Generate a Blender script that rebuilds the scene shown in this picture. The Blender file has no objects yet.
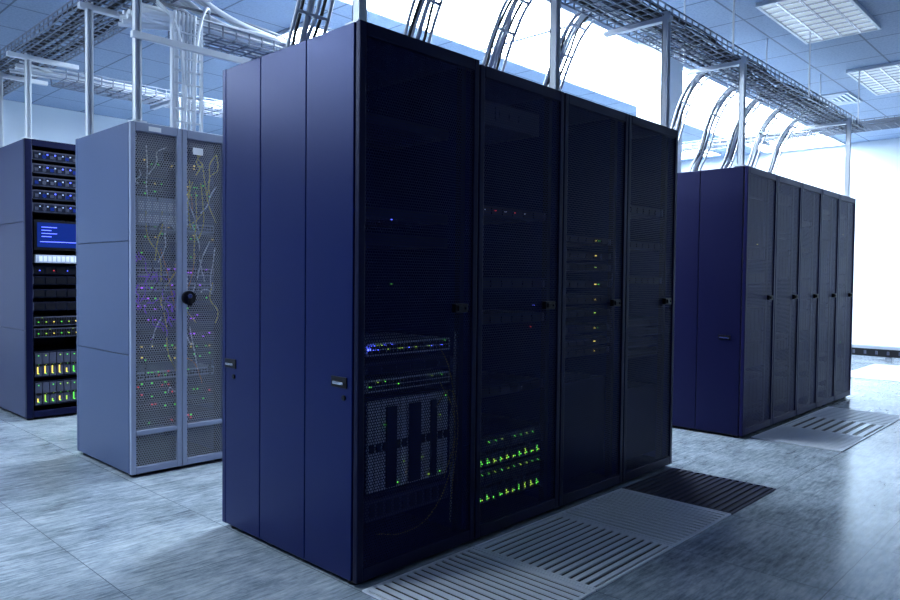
import bpy, math, random
from mathutils import Vector, Matrix
random.seed(7)
scene = bpy.context.scene
scene.view_settings.view_transform = 'Standard'

# ---------------------------------------------------------------- materials
def pmat(name, col, rough=0.5, metal=0.0, emit=None, estr=0.0, spec=0.5, noise=0.0, nscale=40.0, lamp=False, tint=None):
    m = bpy.data.materials.new(name); m.use_nodes = True
    nt = m.node_tree; b = nt.nodes['Principled BSDF']
    b.inputs['Base Color'].default_value = (*col, 1)
    b.inputs['Roughness'].default_value = rough
    b.inputs['Metallic'].default_value = metal
    b.inputs['Specular IOR Level'].default_value = spec
    if tint: b.inputs['Specular Tint'].default_value = (*tint, 1)
    if emit:
        b.inputs['Emission Color'].default_value = (*emit, 1)
        b.inputs['Emission Strength'].default_value = estr
        if not lamp: m.cycles.emission_sampling = 'NONE'
    if noise > 0:
        tc = nt.nodes.new('ShaderNodeTexCoord'); n = nt.nodes.new('ShaderNodeTexNoise')
        n.inputs['Scale'].default_value = nscale; n.inputs['Detail'].default_value = 3
        bp = nt.nodes.new('ShaderNodeBump'); bp.inputs['Strength'].default_value = noise
        bp.inputs['Distance'].default_value = 0.002
        nt.links.new(tc.outputs['Object'], n.inputs['Vector'])
        nt.links.new(n.outputs['Fac'], bp.inputs['Height'])
        nt.links.new(bp.outputs['Normal'], b.inputs['Normal'])
    return m

def M(nt, op, a, b=None, c=None):
    n = nt.nodes.new('ShaderNodeMath'); n.operation = op
    for i, v in enumerate((a, b, c)):
        if v is None: continue
        if isinstance(v, (int, float)): n.inputs[i].default_value = v
        else: nt.links.new(v, n.inputs[i])
    return n.outputs[0]

def perf_mat(name, col, pitch, rad, rough=0.35, metal=0.3, spec=0.5, tint=None):
    m = pmat(name, col, rough, metal, spec=spec, tint=tint)
    nt = m.node_tree; b = nt.nodes['Principled BSDF']; out = nt.nodes['Material Output']
    tc = nt.nodes.new('ShaderNodeTexCoord'); sp = nt.nodes.new('ShaderNodeSeparateXYZ')
    nt.links.new(tc.outputs['Object'], sp.inputs[0])
    v = M(nt, 'DIVIDE', sp.outputs['Z'], pitch * 0.87)
    row = M(nt, 'FLOOR', v)
    u = M(nt, 'ADD', M(nt, 'DIVIDE', sp.outputs['X'], pitch), M(nt, 'MULTIPLY', row, 0.5))
    fu = M(nt, 'SUBTRACT', M(nt, 'FRACT', u), 0.5)
    fv = M(nt, 'MULTIPLY', M(nt, 'SUBTRACT', M(nt, 'FRACT', v), 0.5), 0.87)
    d2 = M(nt, 'ADD', M(nt, 'MULTIPLY', fu, fu), M(nt, 'MULTIPLY', fv, fv))
    hole = M(nt, 'LESS_THAN', d2, rad * rad)
    tr = nt.nodes.new('ShaderNodeBsdfTransparent'); mx = nt.nodes.new('ShaderNodeMixShader')
    nt.links.new(hole, mx.inputs[0]); nt.links.new(b.outputs[0], mx.inputs[1])
    nt.links.new(tr.outputs[0], mx.inputs[2]); nt.links.new(mx.outputs[0], out.inputs['Surface'])
    return m

BT = (0.12, 0.26, 1.0)
NAVY = pmat('navy_powder_coat', (0.0018, 0.0045, 0.050), 0.34, 0.0, noise=0.12, nscale=400, spec=0.55, tint=BT)
NAVYP = pmat('dark_navy_powder_coat', (0.005, 0.005, 0.028), 0.38, 0.0, noise=0.12, nscale=400, spec=0.35, tint=(.4, .45, 1))
DFRAME = pmat('door_frame_black_blue', (0.002, 0.0025, 0.015), 0.4, spec=0.3, tint=(.35, .42, 1))
DFRAMEP = pmat('door_frame_dark_purple', (0.008, 0.008, 0.045), 0.4, spec=0.3, tint=(.4, .4, 1))
BLACK = pmat('black_plastic', (0.003, 0.003, 0.006), 0.4, spec=0.25)
GREYP = pmat('blue_grey_powder_coat', (0.050, 0.078, 0.170), 0.42, noise=0.12, nscale=400)
LIGHTP = pmat('light_grey_frame', (0.26, 0.30, 0.42), 0.42)
SIDE3 = pmat('slate_powder_coat', (0.022, 0.030, 0.095), 0.42)
MESHD = perf_mat('perforated_black_steel', (0.004, 0.006, 0.042), 0.012, 0.36, 0.4, 0.0, 0.3, (.25, .35, 1))
MESHP = perf_mat('perforated_steel_lavender_sheen', (0.009, 0.009, 0.062), 0.012, 0.27, 0.4, 0.0, 0.3, (.4, .4, 1))  # lavender reflection on the mesh is put into base colour and tint
MESHL = perf_mat('perforated_grey_steel', (0.30, 0.31, 0.35), 0.014, 0.37, 0.5, 0.0)
SRV = pmat('server_dark_metal', (0.005, 0.006, 0.015), 0.45, 0.0, spec=0.25, tint=(.5, .6, 1))
SRV2 = pmat('server_mid_metal', (0.045, 0.05, 0.085), 0.45, 0.0, spec=0.3)
SRVL = pmat('server_light_metal', (0.45, 0.49, 0.60), 0.45, 0.0, spec=0.3)
STEEL = pmat('galvanised_steel', (0.70, 0.74, 0.80), 0.4, 0.2)
WIRE = pmat('zinc_wire', (0.20, 0.23, 0.30), 0.4, 0.3)
CHROME = pmat('chrome', (0.6, 0.62, 0.68), 0.25, 1.0)
GRN = pmat('led_green', (0, .2, 0), emit=(0.15, 0.9, 0.1), estr=1.2)
LIME = pmat('led_lime', (.1, .2, 0), emit=(0.5, 0.9, 0.1), estr=1.0)
BLU = pmat('led_blue', (0, 0, .3), emit=(0.08, 0.12, 1.0), estr=4)
YEL = pmat('led_amber', (.3, .2, 0), emit=(1.0, 0.75, 0.15), estr=1.4)
RED = pmat('led_red', (.3, 0, 0), emit=(1.0, 0.08, 0.1), estr=1.4)
WLED = pmat('led_white', (.3, .3, .3), emit=(0.5, 0.65, 1.0), estr=0.8)
PURL = pmat('led_purple', (.2, 0, .3), emit=(0.45, 0.1, 1.0), estr=2.5)
SCRN = pmat('monitor_screen', (0, 0, .06), 0.2, emit=(0.015, 0.07, 0.45), estr=0.35)
C_WHITE = pmat('cable_white', (0.82, 0.86, 0.92), 0.5)
C_GREY = pmat('cable_grey', (0.22, 0.24, 0.28), 0.5)
C_BLACK = pmat('cable_black', (0.012, 0.013, 0.02), 0.5)
C_YEL = pmat('cable_yellow', (0.85, 0.68, 0.06), 0.5)
C_YELD = pmat('fibre_yellow', (0.30, 0.23, 0.05), 0.5)
C_PUR = pmat('cable_purple_glow', (0.20, 0.05, 0.60), 0.5, emit=(0.25, 0.03, 1.0), estr=0.25)  # weak emission makes the cables glow; they are no light source
C_ORG = pmat('cable_orange', (0.7, 0.25, 0.03), 0.5)
LABEL = pmat('paper_label', (0.8, 0.82, 0.85), 0.6)
WALLM = pmat('wall_white_paint', (0.80, 0.87, 0.94), 0.7, noise=0.1, nscale=60)
WDARK = pmat('wall_blue_grey_paint', (0.18, 0.24, 0.40), 0.7, noise=0.1, nscale=60)
TRIM = pmat('trim_grey', (0.25, 0.28, 0.34), 0.5)
LC = (0.73, 0.87, 1.0)
LAMP = pmat('lamp_diffuser', (0.9, 0.9, 0.9), 0.5, emit=LC, estr=38, lamp=True)
LAMPW = pmat('added_side_lamp_diffuser', (0.9, 0.9, 0.9), 0.5, emit=LC, estr=46, lamp=True)  # for the added lamps out of view on the left
LAMPE = pmat('lamp_diffuser_medium', (0.9, 0.9, 0.9), 0.5, emit=LC, estr=17, lamp=True)
LAMPD = pmat('lamp_diffuser_dim', (0.9, 0.9, 0.9), 0.5, emit=LC, estr=6.5, lamp=True)
LAMPV = pmat('lamp_diffuser_low', (0.5, 0.55, 0.6), 0.3, emit=LC, estr=0.42, lamp=True)

def grid_nodes(nt, size, line, ox=0.0, oy=0.0):
    tc = nt.nodes.new('ShaderNodeTexCoord'); sp = nt.nodes.new('ShaderNodeSeparateXYZ')
    nt.links.new(tc.outputs['Object'], sp.inputs[0])
    gx = M(nt, 'DIVIDE', M(nt, 'SUBTRACT', sp.outputs['X'], ox), size)
    gy = M(nt, 'DIVIDE', M(nt, 'SUBTRACT', sp.outputs['Y'], oy), size)
    fx = M(nt, 'ABSOLUTE', M(nt, 'SUBTRACT', M(nt, 'FRACT', gx), 0.5))
    fy = M(nt, 'ABSOLUTE', M(nt, 'SUBTRACT', M(nt, 'FRACT', gy), 0.5))
    ln = M(nt, 'GREATER_THAN', M(nt, 'MAXIMUM', fx, fy), 0.5 - line / size)
    return tc, gx, gy, ln

def floor_mat():
    m = pmat('raised_floor_laminate', (0.4, 0.45, 0.5), 0.3)
    nt = m.node_tree; b = nt.nodes['Principled BSDF']
    tc, gx, gy, ln = grid_nodes(nt, 0.6, 0.0016, 1.64, 1.38)
    cx = M(nt, 'FLOOR', gx); cy = M(nt, 'FLOOR', gy)
    cmb = nt.nodes.new('ShaderNodeCombineXYZ'); nt.links.new(cx, cmb.inputs[0]); nt.links.new(cy, cmb.inputs[1])
    wn = nt.nodes.new('ShaderNodeTexWhiteNoise'); nt.links.new(cmb.outputs[0], wn.inputs['Vector'])
    sc = nt.nodes.new('ShaderNodeVectorMath'); sc.operation = 'MULTIPLY'
    nt.links.new(tc.outputs['Object'], sc.inputs[0]); sc.inputs[1].default_value = (5.0, 34.0, 1)
    ad = nt.nodes.new('ShaderNodeVectorMath'); ad.operation = 'MULTIPLY_ADD'
    nt.links.new(wn.outputs['Color'], ad.inputs[0]); ad.inputs[1].default_value = (30, 30, 30)
    nt.links.new(sc.outputs[0], ad.inputs[2])
    n1 = nt.nodes.new('ShaderNodeTexNoise'); n1.inputs['Scale'].default_value = 1.6
    n1.inputs['Detail'].default_value = 7; n1.inputs['Roughness'].default_value = 0.8
    nt.links.new(ad.outputs[0], n1.inputs['Vector'])
    n2 = nt.nodes.new('ShaderNodeTexNoise'); n2.inputs['Scale'].default_value = 2.6
    n2.inputs['Detail'].default_value = 9; n2.inputs['Roughness'].default_value = 0.74
    nt.links.new(tc.outputs['Object'], n2.inputs['Vector'])
    s = M(nt, 'ADD', M(nt, 'MULTIPLY', n1.outputs['Fac'], 0.55), M(nt, 'MULTIPLY', n2.outputs['Fac'], 0.45))
    s = M(nt, 'ADD', s, M(nt, 'MULTIPLY', M(nt, 'SUBTRACT', wn.outputs['Value'], 0.5), 0.03))
    r = nt.nodes.new('ShaderNodeValToRGB')
    r.color_ramp.elements[0].position = 0.37; r.color_ramp.elements[0].color = (0.075, 0.10, 0.13, 1)
    r.color_ramp.elements[1].position = 0.63; r.color_ramp.elements[1].color = (0.42, 0.475, 0.53, 1)
    e = r.color_ramp.elements.new(0.49); e.color = (0.225, 0.27, 0.315, 1)
    nt.links.new(s, r.inputs[0])
    mx = nt.nodes.new('ShaderNodeMix'); mx.data_type = 'RGBA'
    nt.links.new(ln, mx.inputs[0]); nt.links.new(r.outputs[0], mx.inputs[6]); mx.inputs[7].default_value = (0.09, 0.11, 0.14, 1)
    nt.links.new(mx.outputs[2], b.inputs['Base Color'])
    nt.links.new(M(nt, 'ADD', M(nt, 'MULTIPLY', n1.outputs['Fac'], 0.20), 0.09), b.inputs['Roughness'])
    bp = nt.nodes.new('ShaderNodeBump'); bp.inputs['Strength'].default_value = 0.12; bp.inputs['Distance'].default_value = 0.002
    nt.links.new(n1.outputs['Fac'], bp.inputs['Height']); nt.links.new(bp.outputs[0], b.inputs['Normal'])
    return m

def ceil_mat():
    m = pmat('ceiling_tile', (0.6, 0.66, 0.75), 0.6)
    nt = m.node_tree; b = nt.nodes['Principled BSDF']
    tc, gx, gy, ln = grid_nodes(nt, 0.6, 0.008, 0.0, 0.0)
    n = nt.nodes.new('ShaderNodeTexNoise'); n.inputs['Scale'].default_value = 60
    nt.links.new(tc.outputs['Object'], n.inputs['Vector'])
    r = nt.nodes.new('ShaderNodeValToRGB')
    r.color_ramp.elements[0].position = 0.3; r.color_ramp.elements[0].color = (0.22, 0.31, 0.47, 1)
    r.color_ramp.elements[1].position = 0.6; r.color_ramp.elements[1].color = (0.29, 0.39, 0.56, 1)
    nt.links.new(n.outputs['Fac'], r.inputs[0])
    mx = nt.nodes.new('ShaderNodeMix'); mx.data_type = 'RGBA'
    nt.links.new(ln, mx.inputs[0]); nt.links.new(r.outputs[0], mx.inputs[6]); mx.inputs[7].default_value = (0.09, 0.13, 0.21, 1)
    nt.links.new(mx.outputs[2], b.inputs['Base Color'])
    return m
FLOORM = floor_mat(); CEILM = ceil_mat()

# ---------------------------------------------------------------- mesh builder
class MB:
    def __init__(s): s.v = []; s.f = []; s.mi = []; s.mats = []
    def mid(s, m):
        if m not in s.mats: s.mats.append(m)
        return s.mats.index(m)
    def box(s, x0, x1, y0, y1, z0, z1, m):
        i = len(s.v)
        s.v += [(x0,y0,z0),(x1,y0,z0),(x1,y1,z0),(x0,y1,z0),(x0,y0,z1),(x1,y0,z1),(x1,y1,z1),(x0,y1,z1)]
        s.f += [(i,i+3,i+2,i+1),(i+4,i+5,i+6,i+7),(i,i+1,i+5,i+4),(i+1,i+2,i+6,i+5),(i+2,i+3,i+7,i+6),(i+3,i,i+4,i+7)]
        s.mi += [s.mid(m)] * 6
    def cyl(s, c, r, h, m, axis='Z', n=16):
        i = len(s.v); cx, cy, cz = c
        for k in (0, 1):
            for a in range(n):
                t = 2*math.pi*a/n; p, q = r*math.cos(t), r*math.sin(t); d = h*k
                s.v.append({'Z': (cx+p, cy+q, cz+d), 'Y': (cx+p, cy+d, cz+q), 'X': (cx+d, cy+p, cz+q)}[axis])
        for a in range(n):
            b = (a+1) % n; s.f.append((i+a, i+b, i+n+b, i+n+a))
        s.f.append(tuple(i+a for a in reversed(range(n)))); s.f.append(tuple(i+n+a for a in range(n)))
        s.mi += [s.mid(m)] * (n+2)
    def quadxz(s, x0, x1, y, z0, z1, m):
        i = len(s.v); s.v += [(x0,y,z0),(x1,y,z0),(x1,y,z1),(x0,y,z1)]; s.f.append((i,i+1,i+2,i+3)); s.mi.append(s.mid(m))
    def make(s, name, parent=None, loc=(0,0,0), bevel=0.0):
        me = bpy.data.meshes.new(name); me.from_pydata(s.v, [], s.f)
        for m in s.mats: me.materials.append(m)
        for p, k in zip(me.polygons, s.mi): p.material_index = k
        me.update()
        o = bpy.data.objects.new(name, me); scene.collection.objects.link(o)
        o.location = loc
        if parent: o.parent = parent
        if bevel:
            b = o.modifiers.new('bevel', 'BEVEL'); b.width = bevel; b.segments = 2; b.limit_method = 'ANGLE'
        return o

def curve(name, splines, r, mat, parent=None, loc=(0,0,0)):
    cu = bpy.data.curves.new(name, 'CURVE'); cu.dimensions = '3D'; cu.bevel_depth = r
    cu.bevel_resolution = 2; cu.resolution_u = 6; cu.use_fill_caps = True
    for pts in splines:
        sp = cu.splines.new('BEZIER'); sp.bezier_points.add(len(pts)-1)
        for bp, p in zip(sp.bezier_points, pts):
            bp.co = p; bp.handle_left_type = bp.handle_right_type = 'AUTO'
    cu.materials.append(mat)
    o = bpy.data.objects.new(name, cu); scene.collection.objects.link(o); o.location = loc
    if parent: o.parent = parent
    return o

def empty(name, loc):
    e = bpy.data.objects.new(name, None); e.empty_display_size = 0.2; e.location = loc
    scene.collection.objects.link(e); return e

# ---------------------------------------------------------------- equipment (local rack coords)
def server_1u(mb, x0, x1, y, z, h, m, leds=None, rnd=True):
    mb.box(x0, x1, y, y+0.5, z, z+h-0.004, m)
    mb.box(x0-0.018, x0-0.002, y-0.012, y+0.01, z+0.004, z+h-0.008, SRV2)
    mb.box(x1+0.002, x1+0.018, y-0.012, y+0.01, z+0.004, z+h-0.008, SRV2)
    n = 6
    w = (x1-x0)/n
    for i in range(n):
        mb.box(x0+i*w+0.006, x0+(i+1)*w-0.006, y-0.006, y, z+0.008, z+h-0.014, SRV if m is not SRV else BLACK)
def led(mb, x, y, z, m, s=0.006):
    mb.box(x-s/2, x+s/2, y-0.008, y, z-s/2, z+s/2, m)

def blades(mb, lb, x0, x1, y, z, h, n, m, cols=(GRN,), dens=0.6, rows=2, s=0.005):
    mb.box(x0, x1, y, y+0.5, z, z+h, SRV)
    w = (x1-x0)/n
    for i in range(n):
        a = x0+i*w+0.003; b = x0+(i+1)*w-0.003
        mb.box(a, b, y-0.012, y, z+0.012, z+h-0.012, m)
        mb.box(a+0.004, b-0.004, y-0.020, y-0.012, z+h*0.45, z+h*0.53, BLACK)
        for k in range(rows):
            if random.random() < dens:
                led(lb, (a+b)/2, y-0.012, z+0.03+(h-0.06)*k/max(1, rows-1), random.choice(cols), s)

def switch(mb, lb, x0, x1, y, z, h, m, cols, dens=0.2, s=0.004):
    mb.box(x0, x1, y, y+0.4, z, z+h, m)
    n = 24; w = (x1-x0-0.02)/n
    for i in range(n):
        for k in range(2):
            zz = z+0.008+k*(h-0.012)/2
            mb.box(x0+0.01+i*w+0.002, x0+0.01+(i+1)*w-0.002, y-0.003, y, zz, zz+(h-0.02)/2, BLACK)
            if random.random() < dens: led(lb, x0+0.01+(i+.5)*w, y, zz+(h-0.02)/2+0.001, random.choice(cols), s)

def content_rack1(mb, lb, W, y):
    x0, x1 = 0.10, W-0.085
    switch(mb, lb, x0, x1, y, 0.825, 0.05, SRVL, (LIME, GRN, BLU), .25)
    led(lb, x0+0.008, y-0.003, 0.855, BLU, 0.012)
    server_1u(mb, x0, x1, y, 0.755, 0.05, SRV2)
    switch(mb, lb, x0, x1, y, 0.69, 0.045, SRVL, (LIME, GRN), .10)
    blades(mb, lb, x0, x1-0.02, y, 0.30, 0.37, 13, SRVL, (GRN, LIME), 0.25, 5, 0.0035)
    for a, c in ((0.19, 0.24), (0.31, 0.37), (0.43, 0.46)):
        mb.box(a, c, y-0.022, y-0.012, 0.32, 0.63, SRV)
    mb.box(x0, x1, y, y+0.5, 0.20, 0.28, SRV2)
    for k in range(10): mb.box(x0+0.02+k*0.042, x0+0.045+k*0.042, y-0.004, y, 0.215, 0.265, BLACK)
    for zz in (1.25, 1.35, 1.70): mb.box(x0, x1, y+0.02, y+0.4, zz, zz+0.04, SRV)
    led(lb, 0.22, y, 1.345, BLU, 0.005)
    led(lb, 0.22, y, 1.10, GRN, 0.003); led(lb, 0.3, y, 0.36, YEL, 0.004)
def content_rack2(mb, lb, W, y):
    x0, x1 = 0.085, W-0.07
    mb.box(x0+0.02, x1-0.03, y, y+0.4, 1.80, 1.90, SRV2)
    mb.box(x0+0.10, x1-0.16, y-0.006, y, 1.82, 1.88, SRV2)
    for i in range(3): mb.box(x0+0.12+i*.07, x0+.16+i*.07, y-0.010, y-.006, 1.835, 1.865, SRV2)
    for zz in (1.40, 1.08, 0.92, 0.60):
        server_1u(mb, x0, x1, y, zz, 0.05, SRV)
    for i in range(5): led(lb, x0+0.03+i*0.07, y-0.006, 1.425, RED if i % 2 else WLED, 0.003)
    for (a, b) in ((0.12, 0.17), (0.28, 0.15)):
        blades(mb, lb, x0, x1, y, a, b, 10, SRV2, (GRN, LIME), 0.8, 2, 0.0045)
        for i in range(10):
            x = x0+(i+.5)*(x1-x0)/10
            lb.box(x-0.009, x-0.005, y-0.016, y-0.010, a+0.02, a+0.02+random.uniform(.01, .03), random.choice((GRN, LIME)))
    led(lb, x1-0.08, y, 0.90, RED, 0.006); led(lb, x1-0.06, y, 1.0, BLU, 0.004)
def content_rack3(mb, lb, W, y):
    x0, x1 = 0.085, W-0.07
    for k, zz in enumerate((1.33, 1.25, 1.19, 1.10, 1.02, 0.95, 0.87, 0.80, 0.75)):
        server_1u(mb, x0, x1, y, zz-0.02, 0.042, SRV)
        led(lb, x0+0.31, y-0.006, zz, (YEL, YEL, LIME, YEL, YEL, LIME, YEL, YEL, YEL)[k], 0.006)
        if k % 3 == 0: led(lb, x0+0.34, y-0.006, zz, GRN, 0.004)
    mb.box(x0, x1, y, y+0.4, 0.1, 0.6, SRV)
def content_rack4(mb, lb, W, y):
    x0, x1 = 0.085, W-0.07
    for zz in (0.86, 0.80, 0.74, 0.68):
        switch(mb, lb, x0, x1, y, zz, 0.042, SRV2, (GRN,), 0.0)
    for zz in (1.5, 1.3, 1.1): server_1u(mb, x0, x1, y, zz, 0.05, SRV)
    mb.box(x0, x1, y, y+0.4, 0.1, 0.5, SRV)
def content_dark(mb, lb, W, y):
    x0, x1 = 0.07, W-0.07
    z = 0.12
    while z < 1.75:
        h = random.choice((0.045, 0.09, 0.045, 0.18))
        if random.random() < 0.7: server_1u(mb, x0, x1, y, z, h, SRV)
        if random.random() < 0.04: led(lb, x0+0.3, y-0.006, z+0.02, random.choice((GRN, YEL)), 0.004)
        z += h
def content_white(mb, lb, W, y):
    x0, x1 = 0.05, W-0.05
    z = 0.26
    while z < 1.80:
        cols = (RED, GRN) if z < .55 else ((PURL, PURL, PURL, GRN) if .7 < z < 1.25 else (GRN, GRN, YEL))
        switch(mb, lb, x0, x1, y, z, 0.045, random.choice((SRV2, SRV2, SRV2, SRVL)), cols, .14, .008)
        z += random.choice((0.06, 0.09, 0.11))
    mb.box(x0+0.0, x0+0.30, y-0.03, y, 1.40, 1.56, SRVL)
    for k in range(2):
        for i in range(7): mb.box(x0+0.01+i*.042, x0+.042+i*.042, y-.034, y-.03, 1.415+k*.07, 1.465+k*.07, LABEL)
def content_row3(mb, lb, W, y):
    x0, x1 = 0.07, W-0.06
    for zz in (2.00, 1.90, 1.80, 1.70, 1.60):
        server_1u(mb, x0, x1, y, zz, 0.075, SRV2)
        for i in range(8):
            mb.box(x0+0.01+i*0.055, x0+0.035+i*0.055, y-0.010, y-0.006, zz+0.015, zz+0.04, SRV2 if (i+int(zz*10)) % 3 else SCRN)
            led(lb, x0+0.045+i*0.055, y-0.006, zz+0.045, random.choice((BLU, WLED, WLED)), 0.008)
    mb.box(x0, x1, y-0.02, y+0.1, 1.31, 1.54, BLACK); lb.box(x0+0.02, x1-0.02, y-0.024, y-0.02, 1.33, 1.52, SCRN)
    mb.box(x0+.04, x1-.04, y-.026, y-.024, 1.37, 1.375, BLU)
    for i in range(4): mb.box(x0+.05, x0+.12+.04*(i % 2), y-.026, y-.024, 1.41+i*.024, 1.415+i*.024, BLU)
    mb.box(x0, x1, y-0.06, y+0.1, 1.21, 1.27, SRVL)
    for i in range(14): mb.box(x0+0.02+i*0.032, x0+0.044+i*0.032, y-0.064, y-0.06, 1.22, 1.26, LABEL)
    for zz in (1.12, 1.04, 0.94, 0.84):
        server_1u(mb, x0, x1, y, zz, 0.07, SRV)
    for i in range(3): led(lb, x0+0.04+i*0.1, y-0.006, 1.15, random.choice((RED, BLU)), 0.006)
    for zz in (0.72, 0.63):
        switch(mb, lb, x0, x1, y, zz, 0.07, SRV2, (GRN, LIME, YEL), .15)
        for i in range(7): led(lb, x0+0.03+i*0.055, y-0.003, zz+0.03, (GRN, LIME, YEL)[i % 3], 0.007)
    for (a, b) in ((0.10, 0.19), (0.32, 0.2)):
        blades(mb, lb, x0, x1, y, a, b, 9, SRV2, (GRN, LIME), 0.7, 3, .007)
        for i in range(9):
            x = x0+(i+.5)*(x1-x0)/9
            lb.box(x-0.010, x-0.002, y-0.016, y-0.012, a+0.03, a+0.05+random.uniform(0, .05), random.choice((GRN, LIME, YEL)))

# ---------------------------------------------------------------- racks
def rack(x0, x1, y0, y1, H, paint, style, content, end_seams=None, hseams=None, latches=False, fm=None, mm=None):
    g = 0.0015
    FM = fm or DFRAME; MM = mm or MESHD
    W = x1-x0-2*g; D = y1-y0
    e = empty('server_rack', (x0+g, y0, 0))
    sh = MB(); zb = 0.014; t = 0.02; df = 0.03
    ys = [df]+[s-y0 for s in (end_seams or [])]+[D-df]
    zs = [zb+0.006]+(hseams or [])+[H-0.004]
    for a, b in zip(ys[:-1], ys[1:]):
        for c, d in zip(zs[:-1], zs[1:]):
            sh.box(0, t, a+0.002, b-0.002, c+0.002, d-0.002, paint)
    sh.box(W-t, W, df, D-df, zb+0.01, H-0.004, paint)
    sh.box(t*0.6, W-t*0.6, df, D-df, H-0.02, H-0.002, paint)
    sh.box(t*0.6, W-t*0.6, df, D-df, zb, zb+0.03, BLACK)
    sh.box(0.0, W, D-df, D, zb+0.006, H-0.004, paint)
    sh.box(t*.5, t*.8, df+0.01, D-df, zb+0.02, H-0.02, BLACK)
    sh.make('cabinet_shell', e, bevel=0.003)
    fr = MB()
    for xx in (0.03, W-0.055):
        for yy in (df+0.02, D-df-0.06):
            fr.box(xx, xx+0.025, yy, yy+0.03, zb+0.03, H-0.02, BLACK)
    for xx in (0.04, W-0.04):
        for yy in (0.06, D-0.06):
            fr.cyl((xx, yy, 0.0), 0.024, zb+0.005, BLACK)
    fr.box(W*0.25, W*0.75, D*0.62, D*0.78, H-0.004, H+0.004, BLACK)
    fr.make('frame_posts_and_feet', e)
    d = MB(); zt = H-0.004; z0 = zb+0.006
    if style == 'dark':
        b = 0.032
        d.box(0.002, b, 0, df-0.004, z0, zt, FM); d.box(W-b, W-0.002, 0, df-0.004, z0, zt, FM)
        d.box(b, W-b, 0, df-0.004, zt-0.05, zt, FM); d.box(b, W-b, 0, df-0.004, z0, z0+0.05, FM)
        d.make('door_frame', e, bevel=0.004)
        q = MB(); q.quadxz(b, W-b, 0.008, z0+0.05, zt-0.05, MM); q.make('perforated_door_panel', e)
        h = MB(); hx = W-0.115
        h.box(hx-0.03, hx+0.045, -0.012, 0.010, 0.985, 1.02, BLACK); h.box(hx-0.022, hx+0.005, -0.022, -0.012, 0.992, 1.013, BLACK)
        h.cyl((hx+0.03, -0.018, 1.002), 0.006, 0.008, SRV, 'Y'); h.make('door_handle', e, bevel=0.002)
    elif style == 'split':
        b = 0.028
        for a, c in ((0.0, W/2-0.002), (W/2+0.002, W)):
            d.box(a, a+b, 0, df-0.004, z0, zt, LIGHTP); d.box(c-b, c, 0, df-0.004, z0, zt, LIGHTP)
            for p, r in ((zt-0.05, zt), (z0, z0+0.04), (0.235, 0.26)):
                d.box(a+b, c-b, 0, df-0.004, p, r, LIGHTP)
        d.make('split_door_frames', e, bevel=0.004)
        q = MB()
        for a, c in ((0.0, W/2-0.002), (W/2+0.002, W)):
            q.quadxz(a+b, c-b, 0.008, z0+0.04, 0.235, MESHL); q.quadxz(a+b, c-b, 0.008, 0.26, zt-0.05, MESHL)
        q.make('perforated_door_panels', e)
        h = MB(); hx = W/2+0.035
        h.cyl((hx, -0.02, 0.995), 0.040, 0.022, BLACK, 'Y', 24); h.cyl((hx, -0.027, 1.005), 0.014, 0.008, CHROME, 'Y')
        h.box(hx-0.012, hx+0.012, -0.032, -0.02, 0.95, 0.992, BLACK)
        h.make('swing_handle', e, bevel=0.002)
        l = MB(); l.box(0.10, 0.17, -0.002, 0.0, H-0.045, H-0.02, LABEL); l.box(0.36, 0.42, -0.002, 0.006, H-0.14, H-0.10, LABEL); l.make('rack_labels', e)
    else:
        d.box(0.0, 0.05, 0, df-0.004, z0, zt, DFRAME); d.box(W-0.05, W, 0, df-0.004, z0, zt, DFRAME)
        d.box(0.05, W-0.05, 0, df-0.004, zt-0.05, zt, DFRAME); d.box(0.05, W-0.05, 0, df-0.004, z0, z0+0.05, DFRAME)
        d.make('front_frame', e, bevel=0.004)
    if content:
        mb, lb = MB(), MB()
        y = 0.075 if style != 'open' else 0.05
        content(mb, lb, W, y)
        mb.make('servers', e)
        if lb.v: lb.make('status_leds', e)
    if latches:
        h = MB()
        for yy in (2.105-y0, 2.875-y0):
            h.box(-0.004, 0.002, yy-0.045, yy+0.045, 0.72, 0.76, BLACK)
            h.box(-0.010, -0.004, yy-0.030, yy+0.030, 0.732, 0.742, CHROME)
            h.cyl((-0.006, yy-0.028, 0.685), 0.010, 0.008, BLACK, 'X')
        h.make('side_latches', e, bevel=0.001)
    return e

YF, YB = 2.0, 2.95
H1 = 2.02
r1 = rack(1.633, 2.276, YF, YB, 2.034, NAVY, 'dark', content_rack1, end_seams=[2.32, 2.64], latches=True)
r2 = rack(2.276, 2.89, YF, YB, H1, NAVY, 'dark', content_rack2)
r3 = rack(2.89, 3.49, YF, YB, H1, NAVY, 'dark', content_rack3)
r4 = rack(3.49, 4.07, YF, YB, H1, NAVY, 'dark', content_rack4)
H2 = 1.94
XR = [5.14, 5.72, 6.27, 6.79, 7.31, 7.83]
for i in range(5):
    rr = rack(XR[i], XR[i+1], YF, YB, H2, NAVYP, 'dark', content_dark, end_seams=[2.35] if i == 0 else None, fm=DFRAMEP, mm=MESHP)
    if i == 0:
        h = MB(); h.box(-0.005, 0.002, 0.10, 0.19, 0.70, 0.735, BLACK); h.box(-0.01, -0.005, 0.11, 0.18, 0.71, 0.72, CHROME); h.make('side_latch', rr)
H3 = 1.965
w1 = rack(1.66, 2.25, 3.98, 4.79, H3, GREYP, 'split', content_white, hseams=[0.68, 1.31])
for i in range(3):
    rack(2.25+i*0.6, 2.85+i*0.6, 3.98, 4.79, H3, GREYP, 'split', content_dark)
H4 = 2.15
l1 = rack(1.755, 2.355, 6.1, 6.95, H4, SIDE3, 'open', content_row3, hseams=[0.69, 1.52])
for i in range(3):
    rack(2.355+i*0.6, 2.955+i*0.6, 6.1, 6.95, H4, SIDE3, 'dark', content_dark)

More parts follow.
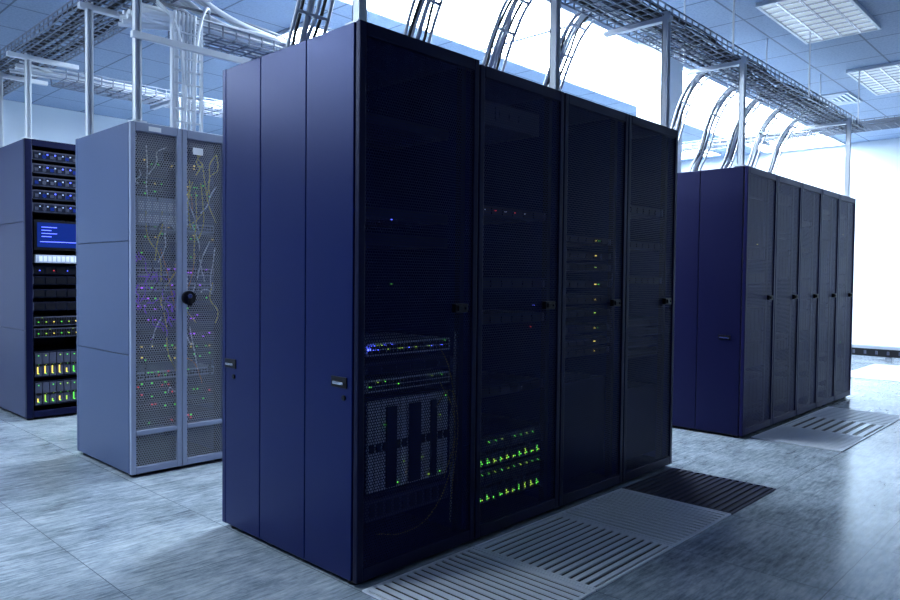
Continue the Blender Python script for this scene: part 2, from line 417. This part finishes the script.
def wig(p, q, n, amp):
    out = []
    for i in range(n+1):
        t = i/n; f = math.sin(math.pi*t)
        out.append(tuple(p[k]+(q[k]-p[k])*t+(random.uniform(-amp, amp)*f if k != 1 else random.uniform(-amp, amp)*0.15*f) for k in range(3)))
    return out
curve('fibre_loops', [[(0.46, .045, .85), (0.52, .045, .75), (0.555, .045, .55), (0.54, .045, .35), (0.42, .045, .17), (0.28, .045, .13), (.13, .045, .16)],
                      [(0.47, .05, .70), (0.54, .05, .6), (0.56, .05, .45), (0.50, .05, .3)],
                      [(0.45, .05, .60), (0.53, .05, .66), (0.57, .05, .6), (0.545, .05, .2)]], 0.0025, C_YELD, r1)
curve('patch_cables', [wig((0.57, .06, .9), (0.55, .06, .1), 6, .015) for _ in range(4)], 0.003, C_GREY, r1)
for nm, mt, k, r in (('yellow_patch_cables', C_YEL, 18, .0032), ('purple_patch_cables', C_PUR, 18, .0032), ('grey_patch_cables', C_WHITE, 18, .0034), ('orange_patch_cables', C_ORG, 4, .003), ('black_patch_cables', C_BLACK, 14, .004)):
    sp = []
    for j in range(k):
        xa = random.uniform(.06, .53)
        if nm.startswith('purple'): za = random.uniform(.78, 1.2); xa = random.uniform(.05, .26)
        elif nm.startswith('yellow') and j < 10: za = random.uniform(1.3, 1.85); xa = random.uniform(.33, .53)
        else: za = random.uniform(.3, 1.8)
        zb_ = max(.28, min(1.85, za+random.uniform(-.45, .45)))
        if nm.startswith('purple'): zb_ = max(.7, min(1.25, za+random.uniform(-.15, .15)))
        sp.append(wig((xa, .045, za), (min(.53, max(.06, xa+random.uniform(-.12, .12))), .045, zb_), 3, .03))
    curve(nm, sp, r, mt, w1)

# ---------------------------------------------------------------- room
RX0, RX1, RY0, RY1, RZ = -3.0, 12.4, -4.0, 10.2, 3.27
def room_box(name, x0, x1, y0, y1, z0, z1, m):
    b = MB(); b.box(x0, x1, y0, y1, z0, z1, m); return b.make(name)
room_box('floor', RX0-.1, RX1+.1, RY0-.1, RY1+.1, -0.1, 0, FLOORM)
room_box('ceiling', RX0-.1, RX1+.1, RY0-.1, RY1+.1, RZ, RZ+.1, CEILM)
room_box('wall_east', RX1, RX1+.1, RY0, RY1, 0, RZ, WALLM)
room_box('wall_north', RX0, RX1, RY1, RY1+.1, 0, RZ, WALLM)
room_box('wall_west', RX0-.1, RX0, RY0, RY1, 0, RZ, WDARK)
room_box('wall_south', RX0, RX1, RY0-.1, RY0, 0, RZ, WDARK)
room_box('baseboard_east', RX1-.015, RX1, RY0, RY1, 0, .09, TRIM)
room_box('baseboard_north', RX0, RX1-.015, RY1-.015, RY1, 0, .09, TRIM)
room_box('column', 5.87, 6.17, 3.0, 3.29, 0, RZ, WALLM)

gr = MB()
gr.box(11.75, 11.87, -1.5, 8, 0.06, 0.17, BLACK)
gr.box(11.73, 11.89, -1.5, 8, 0.17, 0.205, TRIM)
for i in range(64):
    yy = -1.45+i*0.147
    gr.box(11.738, 11.75, yy, yy+0.03, 0.09, 0.14, SRV2)
for i in range(8):
    gr.box(11.77, 11.85, -1.4+i*1.3, -1.32+i*1.3, 0, 0.06, TRIM)
gr.make('wall_guard_rail')

def vent(x0, y0, direction, light=STEEL, n=15, sz=0.595):
    b = MB(); h = 0.007
    b.box(x0, x0+sz, y0, y0+sz, 0.0, 0.001, BLACK)
    f = 0.012
    b.box(x0, x0+f, y0, y0+sz, 0.001, h, light); b.box(x0+sz-f, x0+sz, y0, y0+sz, 0.001, h, light)
    b.box(x0+f, x0+sz-f, y0, y0+f, 0.001, h, light); b.box(x0+f, x0+sz-f, y0+sz-f, y0+sz, 0.001, h, light)
    p = (sz-2*f)/n
    for i in range(n):
        a = f+p*(i+0.27); c = f+p*(i+0.80)
        if direction == 'Y': b.box(x0+a, x0+c, y0+f, y0+sz-f, 0.001, h, light)
        else: b.box(x0+f, x0+sz-f, y0+a, y0+c, 0.001, h, light)
    b.make('floor_vent_tile')
DVENT = pmat('vent_dark', (0.02, 0.025, 0.06), 0.4, 0.3)
VENT = pmat('vent_aluminium', (0.74, 0.79, 0.86), 0.35, 0.2)
for i, (d, m) in enumerate((('Y', VENT), ('X', VENT), ('Y', VENT), ('X', DVENT))):
    vent(1.64+i*0.6, 1.38, d, m)
for i, (d, m, n) in enumerate((('Y', VENT, 12), ('X', VENT, 8), ('Y', VENT, 8))):
    vent(5.24+i*0.6, 1.38, d, m, n)
for i in range(3): vent(9.44+i*0.6, 1.98, 'Y', VENT, 5)
for i in range(3): vent(9.44+i*0.6, 1.38, 'Y', VENT, 5)

# ---------------------------------------------------------------- overhead trays
def tray(axis, a0, a1, b0, b1, z, side=0.07, step=0.09, name='cable_tray'):
    b = MB(); w = 0.0035
    def seg(p, q, r, s, u, v):
        if axis == 'X': b.box(p, q, r, s, u, v, WIRE)
        else: b.box(r, s, p, q, u, v, WIRE)
    n = 6
    for i in range(n+1):
        c = b0+(b1-b0)*i/n; seg(a0, a1, c-w, c+w, z-w, z+w)
    for c in (b0, b1):
        for zz in (z+side*.5, z+side): seg(a0, a1, c-w, c+w, zz-w, zz+w)
    k = int((a1-a0)/step)
    for i in range(k+1):
        a = a0+(a1-a0)*i/k
        seg(a-w, a+w, b0, b1, z-w, z+w)
        for c in (b0, b1): seg(a-w, a+w, c-w, c+w, z, z+side)
    return b.make(name)
def tray_cables(axis, a0, a1, b0, b1, z, n, mat, r, parent, nm, amp=0.02):
    sp = []
    for _ in range(n):
        c = random.uniform(b0+.03, b1-.03); zz = z+random.uniform(.012, .05); pts = []
        k = max(3, int((a1-a0)/0.45))
        for i in range(k+1):
            a = a0+(a1-a0)*i/k; cc = min(b1-.02, max(b0+.02, c+random.uniform(-amp, amp)*2)); z2 = zz+random.uniform(-.2, 1)*amp
            pts.append((a, cc, z2) if axis == 'X' else (cc, a, z2))
        sp.append(pts)
    curve(nm, sp, r, mat, parent)
def post(b, x, y, z0, z1, w=0.038):
    t = 0.006
    b.box(x-w/2, x-w/2+t, y-w/2, y+w/2, z0, z1, STEEL); b.box(x+w/2-t, x+w/2, y-w/2, y+w/2, z0, z1, STEEL)
    b.box(x-w/2, x+w/2, y+w/2-t, y+w/2, z0, z1, STEEL); b.box(x-w, x+w, y-w, y+w, z0, z0+0.008, STEEL)

ZT = 2.70
T1 = tray('X', 1.68, 8.45, 2.08, 2.42, ZT)
tray_cables('X', 1.7, 8.4, 2.08, 2.42, ZT, 12, C_BLACK, .007, T1, 'black_cables')
tray_cables('X', 1.7, 8.4, 2.08, 2.42, ZT, 7, C_GREY, .006, T1, 'grey_cables')
tray_cables('X', 1.7, 8.4, 2.08, 2.42, ZT, 4, C_WHITE, .006, T1, 'white_cables')
pb = MB()
for x, h in ((1.69, 2.034), (2.90, H1), (4.03, H1), (5.18, H2), (7.79, H2)):
    post(pb, x, 2.07, h, ZT+0.02)
    pb.box(x-.02, x+.02, 2.04, 2.49, ZT-0.035, ZT-0.008, STEEL)
pb.make('support_posts', T1)
def drop(x, h, parent, w=0.17):
    rails = []
    prof = [(2.30, ZT+0.03), (2.42, ZT+0.035), (2.52, ZT-0.03), (2.62, ZT-0.18), (2.72, h+0.28), (2.80, h+0.10), (2.80, h+0.006)]
    for dx in (-w/2, w/2): rails.append([(x+dx, y, z) for y, z in prof])
    curve('drop_rails', rails, .009, STEEL, parent)
    cs = [[(x+dx+random.uniform(-.01, .01), y+random.uniform(-.005, .01), z+.015+random.uniform(0, .012)) for y, z in prof] for dx in (-.05, .045, -.02, .0, .02)]
    curve('drop_cables', cs[:2], .008, C_BLACK, parent); curve('drop_cables_light', cs[2:], .009, C_WHITE, parent)
    rb = MB()
    for y, z in prof[1:6]: rb.box(x-w/2, x+w/2, y-.006, y+.006, z-.006, z+.006, STEEL)
    rb.make('drop_rungs', parent)
for x in (1.95, 2.58, 3.19, 3.77): drop(x, H1, T1)
for i in range(5): drop((XR[i]+XR[i+1])/2, H2, T1)
T2 = tray('Y', 2.5, 9.9, 1.70, 2.06, ZT+0.09)
tray_cables('Y', 2.5, 9.8, 1.70, 2.06, ZT+.09, 14, C_BLACK, .008, T2, 'black_cables')
tray_cables('Y', 2.5, 9.8, 1.70, 2.06, ZT+.09, 4, C_GREY, .006, T2, 'grey_cables')
pb = MB()
for y, h in ((4.03, H3), (4.72, H3), (6.16, H4), (6.88, H4)):
    post(pb, 1.72+(0.08 if y > 5 else 0), y, h, ZT+0.10)
    pb.box(1.66, 2.16, y-.02, y+.02, ZT+0.05, ZT+0.082, STEEL)
pb.make('support_posts', T2)
T3 = tray('X', 2.12, 4.6, 4.15, 4.5, ZT-0.1)
tray_cables('X', 1.8, 4.55, 4.15, 4.5, ZT-.1, 20, C_WHITE, .014, T3, 'white_cables', .06)
tray_cables('X', 1.8, 4.55, 4.15, 4.5, ZT-.05, 5, C_GREY, .008, T3, 'grey_cables', .05)
sp = []
for j in range(7):
    y = 4.18+j*.045
    sp.append([(1.78+j*.03, y-.1, ZT+.19), (2.0+j*.02, y-.04, ZT+.17-j*.008), (2.3, y, ZT+.06+.02*(j % 3)), (2.7, y+.01, ZT+.0+.02*(j % 2)), (3.3, y, ZT-.05+.02*(j % 3)), (4.4, y, ZT-.06)])
curve('white_conduits', sp, .017, C_WHITE, T3)
pb = MB()
pb.box(1.68, 4.5, 3.99, 4.02, 2.42, 2.455, STEEL)
for x in (3.4, 4.0): post(pb, x, 4.03, H3, ZT)
for x in (1.96, 2.14): pb.box(x-.006, x+.006, 4.10, 4.13, H3+.001, ZT-.05, STEEL)
for i in range(8): pb.box(1.96, 2.14, 4.11, 4.12, H3+.06+i*.075, H3+.07+i*.075, STEEL)
pb.make('support_frame_and_ladder', T3)
curve('ladder_cables', [[(1.99+.025*i, 4.14, ZT-.02), (1.99+.025*i+random.uniform(-.01, .01), 4.15, ZT-.3), (1.99+.025*i, 4.16, H3+.001)] for i in range(6)]
      + [[(2.0, 4.3, ZT), (1.9, 4.2, ZT+.03), (1.98, 4.12, ZT-.1), (2.02, 4.1, ZT-.4), (2.05, 4.13, H3+.001)], [(2.3, 4.3, ZT), (2.2, 4.15, ZT+.05), (2.12, 4.1, ZT-.12), (2.1, 4.12, H3+.001)]], .009, C_WHITE, T3)
T4 = tray('X', 2.12, 4.6, 6.3, 6.65, ZT)
tray_cables('X', 1.8, 4.55, 6.3, 6.65, ZT, 10, C_WHITE, .008, T4, 'white_cables', .04)
pb = MB()
for x in (3.0, 4.1): post(pb, x, 6.2, H4, ZT+.02); pb.box(x-.02, x+.02, 6.18, 6.7, ZT-.035, ZT-.008, STEEL)
pb.make('support_posts', T4)
T5 = tray('Y', -3.5, 9.8, 8.5, 8.8, ZT+0.06)
tray_cables('Y', -3.5, 9.8, 8.5, 8.8, ZT+.06, 8, C_GREY, .008, T5, 'grey_cables')
pb = MB()
for y in (-3, -1, 1, 3.2, 5, 7, 9):
    for x in (8.48, 8.82): pb.box(x-.006, x+.006, y-.006, y+.006, ZT+.02, RZ, STEEL)
    pb.box(8.46, 8.84, y-.015, y+.015, ZT+.025, ZT+.052, STEEL)
pb.make('hanger_rods', T5)
pb = MB()
for x in (3.0, 5.0, 6.6, 8.1):
    for y in (2.07, 2.43): pb.box(x-.005, x+.005, y-.005, y+.005, ZT, RZ, STEEL)
pb.make('hanger_rods', T1)

# ---------------------------------------------------------------- luminaires
def lamp(cx, cy, mat, lx=1.19, ly=0.59, louvre=False):
    b = MB(); z = RZ-0.03
    x0, x1, y0, y1 = cx-lx/2, cx+lx/2, cy-ly/2, cy+ly/2; f = .02
    b.box(x0, x1, y0, y0+f, z, RZ, STEEL); b.box(x0, x1, y1-f, y1, z, RZ, STEEL)
    b.box(x0, x0+f, y0+f, y1-f, z, RZ, STEEL); b.box(x1-f, x1, y0+f, y1-f, z, RZ, STEEL)
    b.box(x0+f, x1-f, y0+f, y1-f, z+.014, RZ-.002, mat)
    if louvre:
        for i in range(1, 4): b.box(x0+f, x1-f, y0+i*ly/4-.006, y0+i*ly/4+.006, z, z+.013, CHROME)
        for i in range(1, 10): b.box(x0+i*lx/10-.004, x0+i*lx/10+.004, y0+f, y1-f, z+.002, z+.012, CHROME)
    b.make('ceiling_light')
for x in (4.2, 6.0, 7.8, 9.6, 11.4):
    lamp(x, 3.9, LAMP if x < 9 else LAMPE, 1.79, 1.19)  # panels widened to give the blown-out ceiling glare
for x in (4.2, 6.0, 7.8, 9.6, 11.4):
    lamp(x, 5.7, LAMP if x < 9 else LAMPE, 1.19, 1.19)  # square panels, also enlarged for the ceiling glare
for y in (3.3, 5.1): lamp(-0.6, y, LAMPW)  # added out of view to brighten the left floor and cabinet sides
lamp(-0.6, 6.9, LAMPW)  # added out of view too, for sheen on the main cabinet side
lamp(11.1, 1.5, LAMPE); lamp(11.1, -1.5, LAMPE)
for x in (6.3, 8.7): lamp(x, 1.9, LAMPV, louvre=True)
lamp(-0.3, 0.3, LAMPD); lamp(6.3, -1.5, LAMPD, louvre=True)
for (x, y) in ((8.1, 1.2), (9.9, .9), (9.3, 2.7)):
    b = MB(); z = RZ-.015
    for k in range(5):
        s = .29-k*.055
        b.box(x-s, x+s, y-s, y-s+.025, z, RZ, STEEL); b.box(x-s, x+s, y+s-.025, y+s, z, RZ, STEEL)
        b.box(x-s, x-s+.025, y-s+.025, y+s-.025, z, RZ, STEEL); b.box(x+s-.025, x+s, y-s+.025, y+s-.025, z, RZ, STEEL)
    b.make('ceiling_air_diffuser')

w = bpy.data.worlds.new('world'); scene.world = w; w.use_nodes = True
w.node_tree.nodes['Background'].inputs[0].default_value = (0.5, 0.65, 1, 1)
w.node_tree.nodes['Background'].inputs[1].default_value = 0.2

# ---------------------------------------------------------------- camera
yaw = math.radians(43.5); pitch = math.radians(1.745); roll = math.radians(0.6)
F = Vector((math.cos(yaw)*math.cos(pitch), math.sin(yaw)*math.cos(pitch), -math.sin(pitch)))
R = Vector((math.sin(yaw), -math.cos(yaw), 0)); U = R.cross(F)
R2 = R*math.cos(roll)+U*math.sin(roll); U2 = U*math.cos(roll)-R*math.sin(roll)
mw = Matrix((( R2.x, U2.x, -F.x, 0), (R2.y, U2.y, -F.y, 0), (R2.z, U2.z, -F.z, 1.125), (0, 0, 0, 1)))
cd = bpy.data.cameras.new('camera'); cd.sensor_width = 36; cd.lens = 28.9; cd.clip_start = 0.05
cam = bpy.data.objects.new('camera', cd); scene.collection.objects.link(cam); cam.matrix_world = mw
scene.camera = cam
